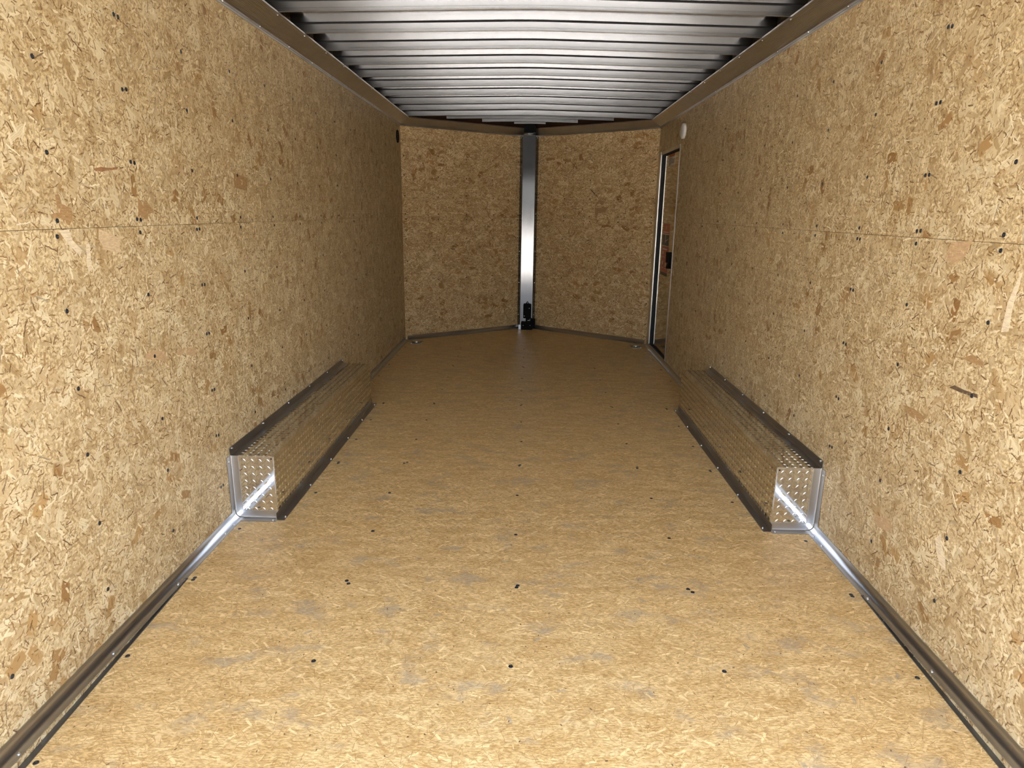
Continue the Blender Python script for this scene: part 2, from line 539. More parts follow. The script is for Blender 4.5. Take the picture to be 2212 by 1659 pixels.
# ------------------------------------------------------------------ nose walls
def nose_wall(s, name, label):
    a, b = Vector((s * W, YC, 0)), Vector((0, YA, 0))
    d = (b - a)
    L = d.length
    d.normalize()
    nrm = Vector((-s * abs(d.y), -abs(d.x), 0))        # faces the room
    out = -nrm
    mb = MB()
    def slab(mb, t0, t1, z0, z1, n0, n1, uv=False):
        c = []
        for z in (z0, z1):
            for t, n in ((t0, n0), (t1, n0), (t1, n1), (t0, n1)):
                p = a + d * t + out * n
                c.append((p.x, p.y, z))
        mb.hexa(c, (lambda p: ((Vector((p[0], p[1], 0)) - a).dot(d) * 0.62, p[2])) if uv else None)
    slab(mb, -0.02, L + 0.03, -0.05, ZT + 0.05, T + 0.001, T + 0.03)
    root = struct(mb.build(name, BACKING), label)
    for z0, z1 in ((0.0, ZS - G), (ZS + G, 2.085)):
        mb = MB()
        slab(mb, 0, L, z0, z1, 0, T, True)
        mb.build('panel', OSB_NOSE, root)
    mb = MB()
    slab(mb, 0, L, 2.0865, ZT + 0.02, 0, T)
    mb.build('header_board', DARKWOOD, root)
    for t in (0.035, 0.40, 0.73, 1.05, 1.38):
        for z in (1.79, 1.60, 1.42, 1.245, 1.195, 1.0, 0.8, 0.6, 0.4, 0.2):
            p = a + d * (t + random.uniform(-0.008, 0.008))
            screw(SCREW_B, (p.x, p.y, z + random.uniform(-0.012, 0.012) * (z not in (1.245, 1.195))), nrm, root)
    return root, a, b, d, L, nrm
nl, nla, nlb, nld, nlL, nln = nose_wall(-1, 'wall_nose_left', 'strand board wall slanting in to the nose, left of the metal post')
nr, nra, nrb, nrd, nrL, nrn = nose_wall(1, 'wall_nose_right', 'strand board wall slanting in to the nose, right of the metal post')

# ------------------------------------------------------------------ single large strands that stand out in the boards
MARKS = [('L', 'heart', [(2.847, 1.42), (2.985, 1.406), (2.969, 1.351), (2.842, 1.362)]),
         ('L', 'red', [(1.925, 1.381), (1.96, 1.388), (1.993, 1.387), (2.041, 1.393), (2.035, 1.385), (1.992, 1.381), (1.963, 1.375), (1.93, 1.375)]),
         ('L', 'heart', [(1.75, 1.306), (1.764, 1.308), (1.77, 1.284), (1.802, 1.273), (1.809, 1.254), (1.788, 1.228), (1.769, 1.234), (1.761, 1.247), (1.723, 1.247), (1.726, 1.258), (1.75, 1.262)]),
         ('L', 'heart', [(2.125, 1.308), (2.142, 1.293), (2.172, 1.298), (2.207, 1.262), (2.171, 1.256), (2.167, 1.239), (2.116, 1.248)]),
         ('L', 'tan', [(1.909, 1.217), (1.984, 1.193), (2.004, 1.186), (1.994, 1.144), (1.953, 1.152), (1.922, 1.159), (1.903, 1.19)]),
         ('L', 'pale', [(1.743, 1.216), (1.783, 1.218), (1.79, 1.191), (1.823, 1.162), (1.812, 1.146), (1.763, 1.189)]),
         ('L', 'tan2', [(2.061, 0.819), (2.107, 0.823), (2.172, 0.805), (2.181, 0.764), (2.117, 0.791), (2.061, 0.801)]),
         ('L', 'tan2', [(2.252, 0.793), (2.291, 0.791), (2.301, 0.783), (2.286, 0.769), (2.25, 0.775)]),
         ('L', 'tan2', [(2.32, 0.786), (2.38, 0.778), (2.376, 0.748), (2.313, 0.762)]),
         ('L', 'pale', [(1.845, 1.177), (1.859, 1.177), (1.855, 1.123), (1.84, 1.097), (1.835, 1.121)]),
         ('R', 'tan2', [(1.984, 1.214), (1.894, 1.222), (1.916, 1.175), (1.954, 1.149), (2.006, 1.165)]),
         ('R', 'pale', [(1.69, 1.149), (1.683, 1.154), (1.693, 1.069), (1.69, 1.004), (1.716, 0.997), (1.713, 1.075)]),
         ('R', 'heart', [(1.806, 0.92), (1.762, 0.911), (1.754, 0.897), (1.821, 0.898), (1.88, 0.899), (1.837, 0.904)]),
         ('R', 'heart', [(2.083, 0.694), (2.025, 0.699), (1.958, 0.69), (1.978, 0.666), (2.054, 0.671)]),
         ('R', 'dark', [(1.877, 0.807), (1.857, 0.819), (1.811, 0.817), (1.756, 0.82), (1.753, 0.81), (1.823, 0.806)]),
         ('R', 'tan2', [(2.152, 0.281), (2.114, 0.286), (2.055, 0.302), (2.031, 0.283), (2.052, 0.261), (2.121, 0.246)]),
         ('R', 'pale', [(1.814, 0.361), (1.794, 0.385), (1.778, 0.353), (1.758, 0.333), (1.743, 0.292), (1.774, 0.297), (1.799, 0.328)]),
         ('N', 'dark', [(0.74, 1.516), (0.718, 1.511), (0.674, 1.472), (0.629, 1.431), (0.67, 1.453)]),
         ('N', 'heart', [(0.671, 1.328), (0.583, 1.337), (0.514, 1.344), (0.544, 1.292), (0.627, 1.279), (0.646, 1.227), (0.666, 1.235)]),
         ('N', 'heart', [(0.663, 1.369), (0.626, 1.411), (0.558, 1.394), (0.584, 1.353), (0.625, 1.378), (0.672, 1.34)])]
STRAND_MAT = {'heart': mat_strand('heartwood_strand', (0.37, 0.225, 0.10, 1)), 'red': mat_strand('red_brown_strand', (0.33, 0.17, 0.08, 1)),
              'tan': mat_strand('tan_strand', (0.60, 0.445, 0.265, 1)), 'tan2': mat_strand('brown_tan_strand', (0.50, 0.335, 0.18, 1)),
              'pale': mat_strand('pale_strand', (0.70, 0.575, 0.39, 1)), 'dark': mat_strand('dark_bark_strand', (0.13, 0.085, 0.05, 1))}
for side, kind, pts in MARKS:
    mb = MB()
    if side == 'N':
        rings = [[nra + nrd * t + nrn * h + Vector((0, 0, z)) for t, z in pts] for h in (0.0001, 0.0005)]
        root = nr
    else:
        s_ = -1 if side == 'L' else 1
        rings = [[(s_ * (W - h), y, z) for y, z in pts] for h in (0.0001, 0.0005)]
        root = wall_l if side == 'L' else wall_r
    mb.loft(rings)
    mb.build('strand', STRAND_MAT[kind], root)

# ------------------------------------------------------------------ floor
fb = MB()
fb.box((-W - 0.03, YH, -0.06), (W + 0.03, YC, -0.021))
fb.loft([[(-W - 0.03, YC, z), (W + 0.03, YC, z), (0, YA + 0.03, z)] for z in (-0.06, -0.021)])
c = [(x, y, fz(y) + dz) for dz in (-0.06, -0.021) for x, y in ((-W - 0.03, YR), (W + 0.03, YR), (W + 0.03, YH), (-W - 0.03, YH))]
fb.hexa(c)
floor = struct(fb.build('floor', BACKING), 'strand board floor in broad sheets laid across the trailer')
def floor_panel(ya, yb):
    mb = MB()
    xa = W - 0.0015
    c = [(x, y, fz(y) + dz) for dz in (-0.02, 0.0) for x, y in ((-xa, ya + G * .7), (xa, ya + G * .7), (xa, yb - G * .7), (-xa, yb - G * .7))]
    mb.hexa(c, lambda p: (p[0], p[1]))
    mb.build('panel', FLOOR, floor)
for ya, yb in ((YR, YH), (YH, 3.236), (3.236, 4.348), (4.348, 5.50), (5.50, YC - 0.02)):
    floor_panel(ya, yb)
mb = MB()
ring = [(-W + 0.001, YC - 0.018), (W - 0.001, YC - 0.018), (W - 0.001, YC), (0, YA - 0.001), (-W + 0.001, YC)]
for z, rv in ((0.0, False), (-0.02, True)):
    pts = [(x, y, z) for x, y in (reversed(ring) if rv else ring)]
    mb.face(pts, [(p[0], p[1]) for p in pts])
for i in range(5):
    p, q = ring[i], ring[(i + 1) % 5]
    mb.face([(p[0], p[1], -0.02), (q[0], q[1], -0.02), (q[0], q[1], 0), (p[0], p[1], 0)])
mb.build('panel', FLOOR, floor)
rows = [1.287, 1.674, 2.072, 2.089, 2.468, 2.855, 3.228, 3.244, 3.606, 3.972, 4.340, 4.356, 4.72, 5.10, 5.49, 5.508, 5.88, 6.26]
for y in rows:
    for x in (-0.617, -0.019, 0.595):
        screw(SCREW_F, (x + random.uniform(-0.008, 0.008), y + random.uniform(-0.003, 0.003), fz(y)), (0, 0, 1), floor)
    for x in (-1.165, 1.155):
        if not 2.5 < y < 4.3:
            screw(SCREW_F, (x, y + random.uniform(-0.006, 0.006), fz(y)), (0, 0, 1), floor)
    if 2.6 < y < 4.4:
        for x in (-0.965, 0.965):
            screw(SCREW_F, (x, y - 0.02, 0), (0, 0, 1), floor)

# ------------------------------------------------------------------ ceiling: bowed aluminium skin on roof bows
def bow(x):
    return 2.1895 - 0.0205 * (math.sqrt(x * x + 0.012) - 0.11)
mb = MB()
xs = [-1.30, -1.0, -0.7, -0.4, -0.2, -0.1, -0.05, 0, 0.05, 0.1, 0.2, 0.4, 0.7, 1.0, 1.30]
mb.loft([[(x, YR - 0.05, bow(x) + 0.0048) for x in xs] + [(x, YR - 0.05, bow(x) + 0.012) for x in reversed(xs)],
         [(x, YA + 0.1, bow(x) + 0.0048) for x in xs] + [(x, YA + 0.1, bow(x) + 0.012) for x in reversed(xs)]])
ceiling = struct(mb.build('ceiling', ALU_ROOF, None, 60), 'bright aluminium roof skin on a row of aluminium roof bows')
BH = 0.042
def roof_bow_mesh(half):
    mb = MB()
    sel = [x for x in (-1.19, -1.0, -0.7, -0.4, -0.2, -0.1, -0.05, 0, 0.05, 0.1, 0.2, 0.4, 0.7, 1.0, 1.19) if abs(x) < half] 
    sel = [-half] + sel + [half]
    # top-hat section: bright web toward the rear, lip at the foot
    prof = [(0.0, 0.0), (0.0, -BH * .62), (0.0008, -BH * .62 - .0006), (0.0, -BH * .62 - .0012), (0.0, -BH + 0.003), (-0.0018, -BH + .0012), (-0.0012, -BH), (0.0035, -BH), (0.0035, -0.003), (0.030, -0.003), (0.030, 0.0)]
    mb.loft([[(x, d, bow(x) + h) for d, h in prof] for x in sel])
    return mb.mesh('roof_bow', ALU_BEAM)
def tape_mesh(half):
    mb = MB()
    sel = [-half, -half * .5, -0.1, 0, 0.1, half * .5, half]
    mb.loft([[(x, d, bow(x) + h) for d, h in ((-0.0015, 0.0), (0.03, 0.0), (0.03, 0.0046), (-0.0015, 0.0046))] for x in sel])
    return mb.mesh('tape', RUBBER)
bow_full, tape_full = roof_bow_mesh(1.20), tape_mesh(1.20)
ys = [3.243 + 0.3675 * k for k in range(-7, 10)]
for y in ys:
    o = add('roof_bow', bow_full, ceiling, Matrix.Translation((0, y, 0)))
    t = add('tape', tape_full, o)
for y, hw in ((6.755, 0.80), (7.005, 0.475), (7.175, 0.16)):
    o = add('roof_bow', roof_bow_mesh(hw), ceiling, Matrix.Translation((0, y, 0)))
    t = add('tape', tape_mesh(hw), o)

# ------------------------------------------------------------------ ceiling coves
ZC, ZU, XU = 2.074, 2.122, 0.090
def cove_profile(nfl=15):
    pts = [(0.0005, ZC - 0.020), (0.004, ZC - 0.020), (0.0045, ZC - 0.012), (0.0065, ZC - 0.011), (0.0065, ZC - 0.004), (0.004, ZC - 0.003)]
    dx, dz = XU - 0.006, ZU - ZC
    for i in range(nfl):
        for u, h in ((0.0, 0.0), (0.5, 0.0009)):
            t = (i + u) / nfl
            pts.append((0.006 + dx * t + h * 0.47, ZC + dz * t - h * 0.88))
    pts += [(XU, ZU), (XU + 0.002, ZU - 0.003), (XU + 0.0035, ZU), (XU + 0.002, ZU + 0.008), (XU - 0.002, ZU + 0.006), (0.0005, ZC + 0.006)]
    return pts
def cove(name, label, a, b, side, ya=None):
    mb = MB()
    extrude(mb, cove_profile(), a, b, side)
    return struct(mb.build(name, ALU_COVE), label)
def inset_corner(s):
    return None
cv_l = cove('trim_1', 'fluted aluminium cove between the left wall and the roof', (-W, YR, 0), (-W, YC - 0.025, 0), (1, 0, 0))
cv_r = cove('trim_2', 'fluted aluminium cove between the right wall and the roof', (W, YR, 0), (W, YC - 0.025, 0), (-1, 0, 0))
cn_l = cove('trim_3', 'aluminium cove over the nose wall left of the post', nla + nld * 0.03, nla + nld * (nlL - 0.085), nln)
cn_r = cove('trim_4', 'aluminium cove over the nose wall right of the post', nra + nrd * 0.03, nra + nrd * (nrL - 0.085), nrn)
for s, cv in ((-1, cv_l), (1, cv_r)):
    # mitred corner piece
    prof = cove_profile(1)
    n = nln if s < 0 else nrn
    dd = nld if s < 0 else nrd
    cpos = Vector((s * W, YC, 0))
    mb = MB()
    r0 = [Vector((s * W, YC - 0.03, 0)) + Vector((-s, 0, 0)) * d + Vector((0, 0, h + 0.0006)) for d, h in prof]
    bis = (Vector((-s, 0, 0)) + n).normalized()
    k = 1.0 / bis.dot(n)
    r1 = [cpos + bis * (d * k) + Vector((0, 0, h + 0.0006)) for d, h in prof]
    r2 = [cpos + dd * 0.035 + n * d + Vector((0, 0, h + 0.0006)) for d, h in prof]
    mb.loft([r0, r1, r2])
    mb.build('corner_piece', ALU_COVE, cv)
    for y in [3.244 + 0.374 * k for k in range(-7, 10)]:
        if YR < y < YC - 0.05:
            screw(RIVET, (s * (W - 0.0066), y, ZC - 0.0075), (-s, 0, 0), cv, 'rivet')
    for y in ys:
        if y < YC - 0.15:
            screw(RIVET, (s * (W - XU + 0.004), y + 0.012, ZU - 0.004), (-s * 0.5, -0.2, -1), cv, 'rivet')
for cv, a, d, n, L in ((cn_l, nla, nld, nln, nlL), (cn_r, nra, nrd, nrn, nrL)):
    for t in (0.05, 0.62, 1.02):
        p = a + d * t + n * 0.0066
        screw(RIVET, (p.x, p.y, ZC - 0.0075), n, cv, 'rivet')

# ------------------------------------------------------------------ angle trim along the floor and round the wheel boxes
def angle_profile(leg=0.035, th=0.0022, r=0.024):
    o = [(0.0, leg), (th, leg)]
    for i in range(6):
        t = math.pi / 2 * i / 5
        o.append((th + r * (1 - math.cos(t)), th + r * (1 - math.sin(t))))
    o += [(leg, th), (leg, 0.0), (0.0, 0.0)]
    return o
AP = angle_profile()
AP_BOX = angle_profile(0.034, 0.0022, 0.005)
YB0, YB1, HB, WB = 2.565, 4.305, 0.280, 0.183
def base_run(name, label, s, y0, y1):
    mb = MB()
    extrude(mb, AP, (s * W, y0, 0.0003), (s * W, y1, 0.0003), (-s, 0, 0))
    o = struct(mb.build(name, ALU, None, 50), label)
    for y in [1.288 + 0.3745 * k for k in range(14)] + ([2.489] if y0 < 2 else []):
        if y0 + 0.02 < y < y1 - 0.02:
            screw(SCREW_Z, (s * (W - 0.025), y + (0.02 if s > 0 else 0), 0.0024), (0, 0, 1), o)
    return o
bl = base_run('baseboard_left', 'aluminium angle at the foot of the left wall in front of the wheel box', -1, YR, YB0 - 0.003)
br = base_run('baseboard_right', 'aluminium angle at the foot of the right wall in front of the wheel box', 1, YR, YB0 - 0.003)
bl2 = base_run('baseboard_left_front', 'aluminium angle at the foot of the left wall beyond the wheel box', -1, YB1 + 0.003, YC - 0.02)
br2 = base_run('baseboard_right_front', 'aluminium angle at the foot of the right wall beyond the wheel box', 1, YB1 + 0.003, YC - 0.02)
for name, lab, a, d, n, L in (('baseboard_nose_left', 'aluminium angle at the foot of the nose wall left of the post', nla, nld, nln, nlL),
                              ('baseboard_nose_right', 'aluminium angle at the foot of the nose wall right of the post', nra, nrd, nrn, nrL)):
    mb = MB()
    extrude(mb, angle_profile(0.040), a + d * 0.02 + Vector((0, 0, .0006)), a + d * (L - 0.06) + Vector((0, 0, .0006)), n)
    o = struct(mb.build(name, ALU, None, 50), lab)
    for t in (0.05, 0.5, 0.95, 1.3):
        p = a + d * t + n * 0.03
        screw(RIVET, (p.x, p.y, 0.003), (0, 0, 1), o)
# the dropped tail of the floor: skirt board, dark edge strip and burred trim edge under the angle
for s, root in ((-1, bl), (1, br)):
    xs0 = W - 0.0295
    mb = MB()
    c = []
    for z in (0, 1):
        for xo, y in ((xs0, YR), (W - 0.004, YR), (W - 0.004, YH - 0.002), (xs0, YH - 0.002)):
            c.append((s * xo, y, -0.0008 if z else fz(y) - 0.001))
    mb.hexa(c, lambda p: (p[1], p[2] + p[0]))
    mb.build('skirt', OSB, root)
    mb = MB()
    c = []
    for z in (0, 1):
        for xo, y in ((xs0 - 0.021, YR), (xs0 - 0.0002, YR), (xs0 - 0.0002, YH - 0.002), (xs0 - 0.0095, YH - 0.002)):
            c.append((s * xo, y, fz(y) + (0.0028 if z else 0.0002)))
    mb.hexa(c)
    mb.build('edge_strip', DARKMETAL, root)
    mb = MB()
    y = YR + 0.01
    while y < YH - 0.01:
        xa, xb = sorted((s * (W - 0.0335), s * (W - 0.0362)))
        mb.box((xa, y, -0.0022), (xb, y + 0.0022, 0.0014))
        y += 0.0255
    o = mb.build('burr_row', STEEL, root)
    o['kind'] = 'stuff'

# ------------------------------------------------------------------ wheel boxes
def lug(mb, o, u, v, n, L=0.027, Wd=0.0052, h=0.0017):
    A, B, C_, D = o - u * L / 2, o - v * Wd / 2, o + u * L / 2, o + v * Wd / 2
    T1, T2 = o - u * L * .27 + n * h, o + u * L * .27 + n * h
    i = len(mb.v)
    mb.v += [tuple(p) for p in (A, B, C_, D, T1, T2)]
    for f in ((0, 1, 4), (1, 5, 4), (1, 2, 5), (2, 3, 5), (3, 4, 5), (3, 0, 4)):
        mb.f.append(tuple(i + k for k in f))
        mb.uv.append([(0, 0)] * 3)
def tread(mb, org, U, Vv, N, lu, lv, pitch=0.0335):
    r2 = math.sqrt(.5)
    i = 0
    for sgn, off in ((1, 0.25), (-1, 0.75)):
        u = (U * 0.82 * sgn + Vv * 0.57).normalized() if False else (U * sgn + Vv).normalized()
        v = N.cross(u)
        a = pitch * (off + 0.05)
        while a < lu - 0.006:
            for k, boff in ((0, 0.0),):
                b = pitch * (off if sgn > 0 else off - 0.25) * 0.9
                while b < lv - 0.008:
                    lug(mb, org + U * a + Vv * b, u, v, N)
                    b += pitch * 0.93
            a += pitch
def wheel_box(s, label):
    root = empty('wheel_box')
    root.location = (s * (W - WB / 2), YB0, 0)
    inv = Matrix.Translation(-root.location)
    def part(mb, name, mat, smooth=None, parent=None):
        mb.v = [tuple(Vector(p) - root.location) for p in mb.v]
        return mb.build(name, mat, parent or root, smooth)
    xi, xo = W - WB, W - 0.002
    t = 0.003
    def bx(mb, x0, x1, y0, y1, z0, z1):
        a, b = sorted((s * x0, s * x1))
        mb.box((a, y0, z0), (b, y1, z1))
    mb = MB(); bx(mb, xi, xo, YB0 + .0035, YB1 - .0035, HB - t, HB); top = part(mb, 'top_plate', PLATE)
    mb = MB(); bx(mb, xi, xi + t, YB0 + .0035, YB1 - .0035, 0.0005, HB - t - .0003); side = part(mb, 'side_plate', PLATE)
    mb = MB(); bx(mb, xi, xo, YB0, YB0 + t, 0.0005, HB - 0.0008); end = part(mb, 'end_plate', PLATE)
    mb = MB(); bx(mb, xi, xo, YB1 - t, YB1, 0.0005, HB - 0.0008); part(mb, 'end_plate', PLATE)
    X = Vector((1, 0, 0)) * -s
    Y, Z = Vector((0, 1, 0)), Vector((0, 0, 1))
    def tr(org, U, Vv, N, lu, lv):
        mb = MB(); tread(mb, org, U, Vv, N, lu, lv)
        o = part(mb, 'tread_pattern', PLATE); o['kind'] = 'stuff'
    tr(Vector((s * (W - .035), YB0 + .004, HB)), X, Y, Z, WB - .036, YB1 - YB0 - .01)
    tr(Vector((s * xi, YB0 + .004, .03)), Y, Z, X, YB1 - YB0 - .01, HB - .035)
    tr(Vector((s * (W - .033), YB0, .03)), X, Z, -Y, WB - .035, HB - .033)
    # rough sawn bright edges of the end plate
    mb = MB()
    n = 40
    for i in range(n):
        a = i / n
        z0, z1 = 0.03 + (HB - .03) * a, 0.03 + (HB - .03) * (a + 1 / n)
        bx(mb, xi - 0.0008 - random.uniform(0, .0012), xi + .003, YB0 - .0006, YB0 + .002, z0, z1)
    for i in range(24):
        a = i / 24
        x0, x1 = xi + (WB - .034) * a, xi + (WB - .034) * (a + 1 / 24)
        bx(mb, x0, x1, YB0 - .0006, YB0 + .002, HB - .003, HB + random.uniform(.0003, .0014))
    o = part(mb, 'sawn_edge', STEEL); o['kind'] = 'stuff'
    # angle flanges
    mb = MB(); extrude(mb, AP_BOX, (s * (W - .0012), YB0 - .004, HB + .0002), (s * (W - .0012), YB1 + .004, HB + .0002), (-s, 0, 0)); f1 = part(mb, 'upper_flange', ALU, 50)
    mb = MB(); extrude(mb, AP_BOX, (s * xi, YB0 - .022, .0008), (s * xi, YB1 + .01, .0008), (-s, 0, 0)); f2 = part(mb, 'inner_flange', ALU, 50)
    mb = MB(); extrude(mb, AP_BOX, (s * (W - .036), YB0, .0012), (s * (xi - .002), YB0, .0012), (0, -1, 0)); f3 = part(mb, 'lower_flange', ALU, 50)
    mb = MB(); extrude(mb, AP_BOX, (s * (W - .0012), YB0, .0355), (s * (W - .0012), YB0, HB + .002), (0, -1, 0), (-s, 0, 0)); f4 = part(mb, 'upright_flange', ALU, 50)
    def sc(pos, n, fl):
        screw(SCREW_Z, Vector(pos) - root.location, n, fl)
    for k in range(6):
        y = YB0 + .02 + (YB1 - YB0 - .04) * k / 5
        sc((s * (W - .0034), y, HB + .026), (-s, 0, 0), f1)
        sc((s * (xi - .027), y - .02 + .012, .0032), (0, 0, 1), f2)
    sc((s * (W - .0034), YB0 - .024, HB - .02), (-s, 0, 0), f4)
    sc((s * (xi + .012), YB0 - .026, .0036), (0, 0, 1), f3)
    # punched hole in the corner of the end plate
    m2 = disc_mesh('punched_hole', BLACK, ((.0032, 0.0), (.0030, .0006), (0.0, .0006)))
    add('punched_hole', m2, root, frame(Vector((s * (xi + .010), YB0 - .0004, HB - .011)) - root.location, (0, -1, 0)))
    return thing(root, label, 'wheel box', 'tread plate wheel boxes along the side walls')
wheel_box(-1, 'bright tread plate wheel box against the left wall, across from the side door')
wheel_box(1, 'bright tread plate wheel box against the right wall, on the same side as the door')

# ------------------------------------------------------------------ nose post
post = empty('corner_post')
post.location = (0, 7.40, 0)
mb = MB()
mb.loft([[(-.071, 0.004, z), (-.067, -.002, z), (0, -.0045, z), (.067, -.002, z), (.071, 0.004, z), (0.067, .006, z), (-.067, .006, z)] for z in (0.012, 2.066)])
mb.build('cover_plate', ALU_POST, post, 30)
for s in (-1, 1):
    mb = MB()
    xo = .096
    yo = 7.52 - .727 * xo - 7.40 - 0.0065
    mb.loft([[(s * .0715, .003, z), (s * xo, yo, z), (s * (xo + .002), yo + .004, z), (s * .0715, .008, z)] for z in (0.012, 2.062)])
    fl = mb.build('side_flange', ALU_POST, post)
    for z in (2.04, 1.66, 1.26, 0.86, 0.52, 0.16):
        screw(RIVET, (s * .086, .5 * (yo + .003) + .001, z), (0, -1, 0), fl, 'rivet')
thing(post, 'brushed aluminium corner post running up the middle of the nose', 'post')

# arched recess over the post: black plate paints its shade, bent silver lip
notch = empty('arched_recess')
notch.location = (0.004, 7.335, 2.07)
mb = MB()
arc = [(-.064, .012), (-.064, .055)] + [(-.064 + .064 * (1 - math.cos(t)), .055 + .045 * math.sin(t)) for t in [math.pi * i / 12 for i in range(1, 12)]] + [(.064, .055), (.064, .012)]
mb.loft([[(x, 0, z) for x, z in arc], [(x, .006, z) for x, z in arc]])
mb.build('plate', BLACK, notch)
mb = MB()
pts = [(-.066, .012), (-.04, .005), (-.02, .0015), (0, .0005), (.02, .0015), (.04, .005), (.066, .012)]
mb.loft([[(x, -.002, .0125) for x, z in pts] + [(x, -.002, z) for x, z in reversed(pts)], [(x, .06, .0125) for x, z in pts] + [(x, .06, z) for x, z in reversed(pts)]])
mb.build('lip', ALU_POST, notch)
thing(notch, 'shade painted black in an arched cap with a silver lip on top of the nose post', 'recess')

# black bracket at the foot of the post
def bev_box(mb, a, b, r=0.006):
    (x0, y0, z0), (x1, y1, z1) = a, b
    def ring(x0, x1, z0, z1, y):
        return [(x0 + r, y, z0), (x1 - r, y, z0), (x1, y, z0 + r), (x1, y, z1 - r), (x1 - r, y, z1), (x0 + r, y, z1), (x0, y, z1 - r), (x0, y, z0 + r)]
    mb.loft([ring(x0 + r * .5, x1 - r * .5, z0 + r * .5, z1 - r * .5, y0), ring(x0, x1, z0, z1, y0 + r * .6), ring(x0, x1, z0, z1, y1)])
br_ = empty('latch_bracket')
br_.location = (0.012, 7.385, 0)
def bp(name, fn, mat=BLACK):
    mb = MB(); fn(mb); return mb.build(name, mat, br_)
body = bp('body', lambda m: bev_box(m, (-.045, -.034, .128), (.045, .005, .286), .008))
bp('pointed_tab', lambda m: m.loft([[(-.024, y, .280), (.026, y, .280), (.004, y, .311), (-.001, y, .311)] for y in (-.02, -.012)]))
bp('neck', lambda m: bev_box(m, (-.016, -.028, .075), (.030, .0, .135), .004))
base = bp('base_block', lambda m: bev_box(m, (-.068, -.052, .0012), (.062, -.006, .082), .007))
bp('side_block', lambda m: bev_box(m, (.036, -.03, .012), (.092, -.0, .122), .006))
bp('foot', lambda m: m.box((-.095, -.014, .001), (-.0685, -.002, .05)), ALU)
for x, z, y, p in ((.022, .242, -.0345, body), (-.032, .155, -.0345, body), (-.042, .052, -.0525, base), (.034, .052, -.0525, base)):
    screw(RIVET, (x, y, z), (0, -1, 0), p, 'rivet')
for x, z in ((.002, .300), (.012, .105), (.026, .108)):
    screw(RIVET, (x, -.0285 if z < .2 else -.0205, z), (0, -1, 0), br_, 'rivet')
thing(br_, 'black metal bracket with pointed tab at the foot of the nose post', 'bracket')

# ------------------------------------------------------------------ recessed tie-down rings in the floor
def tie_down(x0, x1, y0, y1, label):
    root = empty('tie_down_ring')
    cx, cy_ = (x0 + x1) / 2, (y0 + y1) / 2
    root.location = (cx, cy_, 0)
    hx, hy = (x1 - x0) / 2, (y1 - y0) / 2
    mb = MB()
    # plate as a frame round an oval dish
    n = 20
    def rect(t):
        c, s_ = math.cos(t), math.sin(t)
        k = 1 / max(abs(c), abs(s_))
        return (hx * c * k, hy * s_ * k)
    rings = []
    for z, kind in ((0.0005, 'r'), (0.003, 'r'), (0.0032, 'o'), (0.0008, 'i')):
        ring = []
        for i in range(n):
            t = 2 * math.pi * (i + .5) / n
            if kind == 'r':
                x, y = rect(t)
            else:
                k = 0.66 if kind == 'o' else 0.55
                x, y = hx * k * math.cos(t), hy * k * math.sin(t)
            ring.append((x, y, z))
        rings.append(ring)
    mb.loft(rings)
    mb.build('plate', GREEN_STEEL, root, 30)
    mb = MB()
    R_, r_ = hx * .44, .006
    rr = []
    for i in range(20):
        t = 2 * math.pi * i / 20
        rr.append([((R_ + r_ * math.cos(p)) * math.cos(t), (R_ * 1.1 + r_ * math.cos(p)) * math.sin(t), .008 + r_ * math.sin(p)) for p in [2 * math.pi * j / 6 for j in range(6)]])
    rr.append(rr[0])
    mb.loft(rr, caps=False)
    mb.build('ring', STEEL, root, 60)
    mb = MB(); bev_box(mb, (-hx * .35, -hy * .12, .003), (hx * .35, hy * .12, .0145), .003)
    mb.build('ring_strap', STEEL, root)
    for a in (-1, 1):
        for b in (-1, 1):
            screw(RIVET, (a * hx * .84, b * hy * .84, .003), (0, 0, 1), root, 'screw')
    return thing(root, label, 'tie-down', 'recessed tie-down rings near the nose')
tie_down(-1.142, -1.038, 6.425, 6.565, 'recessed tie-down ring in the floor at the left nose corner')
tie_down(1.045, 1.142, 6.41, 6.55, 'recessed tie-down ring in the floor beside the side door')

# ------------------------------------------------------------------ round vents
vent = empty('round_vent')
vent.location = (-W, 6.475, 1.941)
mb_ = disc_mesh('bezel', BLACK, ((.057, 0.0), (.057, .006), (.052, .009), (.044, .007), (.044, .003), (0.0, .003)), 28)
add('bezel', mb_, vent, Matrix.Rotation(math.pi / 2, 4, 'Y'))
for k in range(-2, 3):
    m_ = MB(); m_.box((.004, -.042 + abs(k) * .007, k * .017 - .003), (.0075, .042 - abs(k) * .007, k * .017 + .003)); m_.build('louvre', RUBBER, vent)
thing(vent, 'round black vent high on the left wall by the nose', 'vent')
vent2 = empty('round_vent')
vent2.location = (W, 5.60, 1.918)
flip = Matrix.Rotation(-math.pi / 2, 4, 'Y')
add('cover', disc_mesh('cover', WHITE, ((.058, 0.0), (.060, .008), (.058, .018), (.050, .024), (.03, .027), (0.0, .028)), 32), vent2, flip)
thing(vent2, 'round white vent cover above the side door', 'vent')

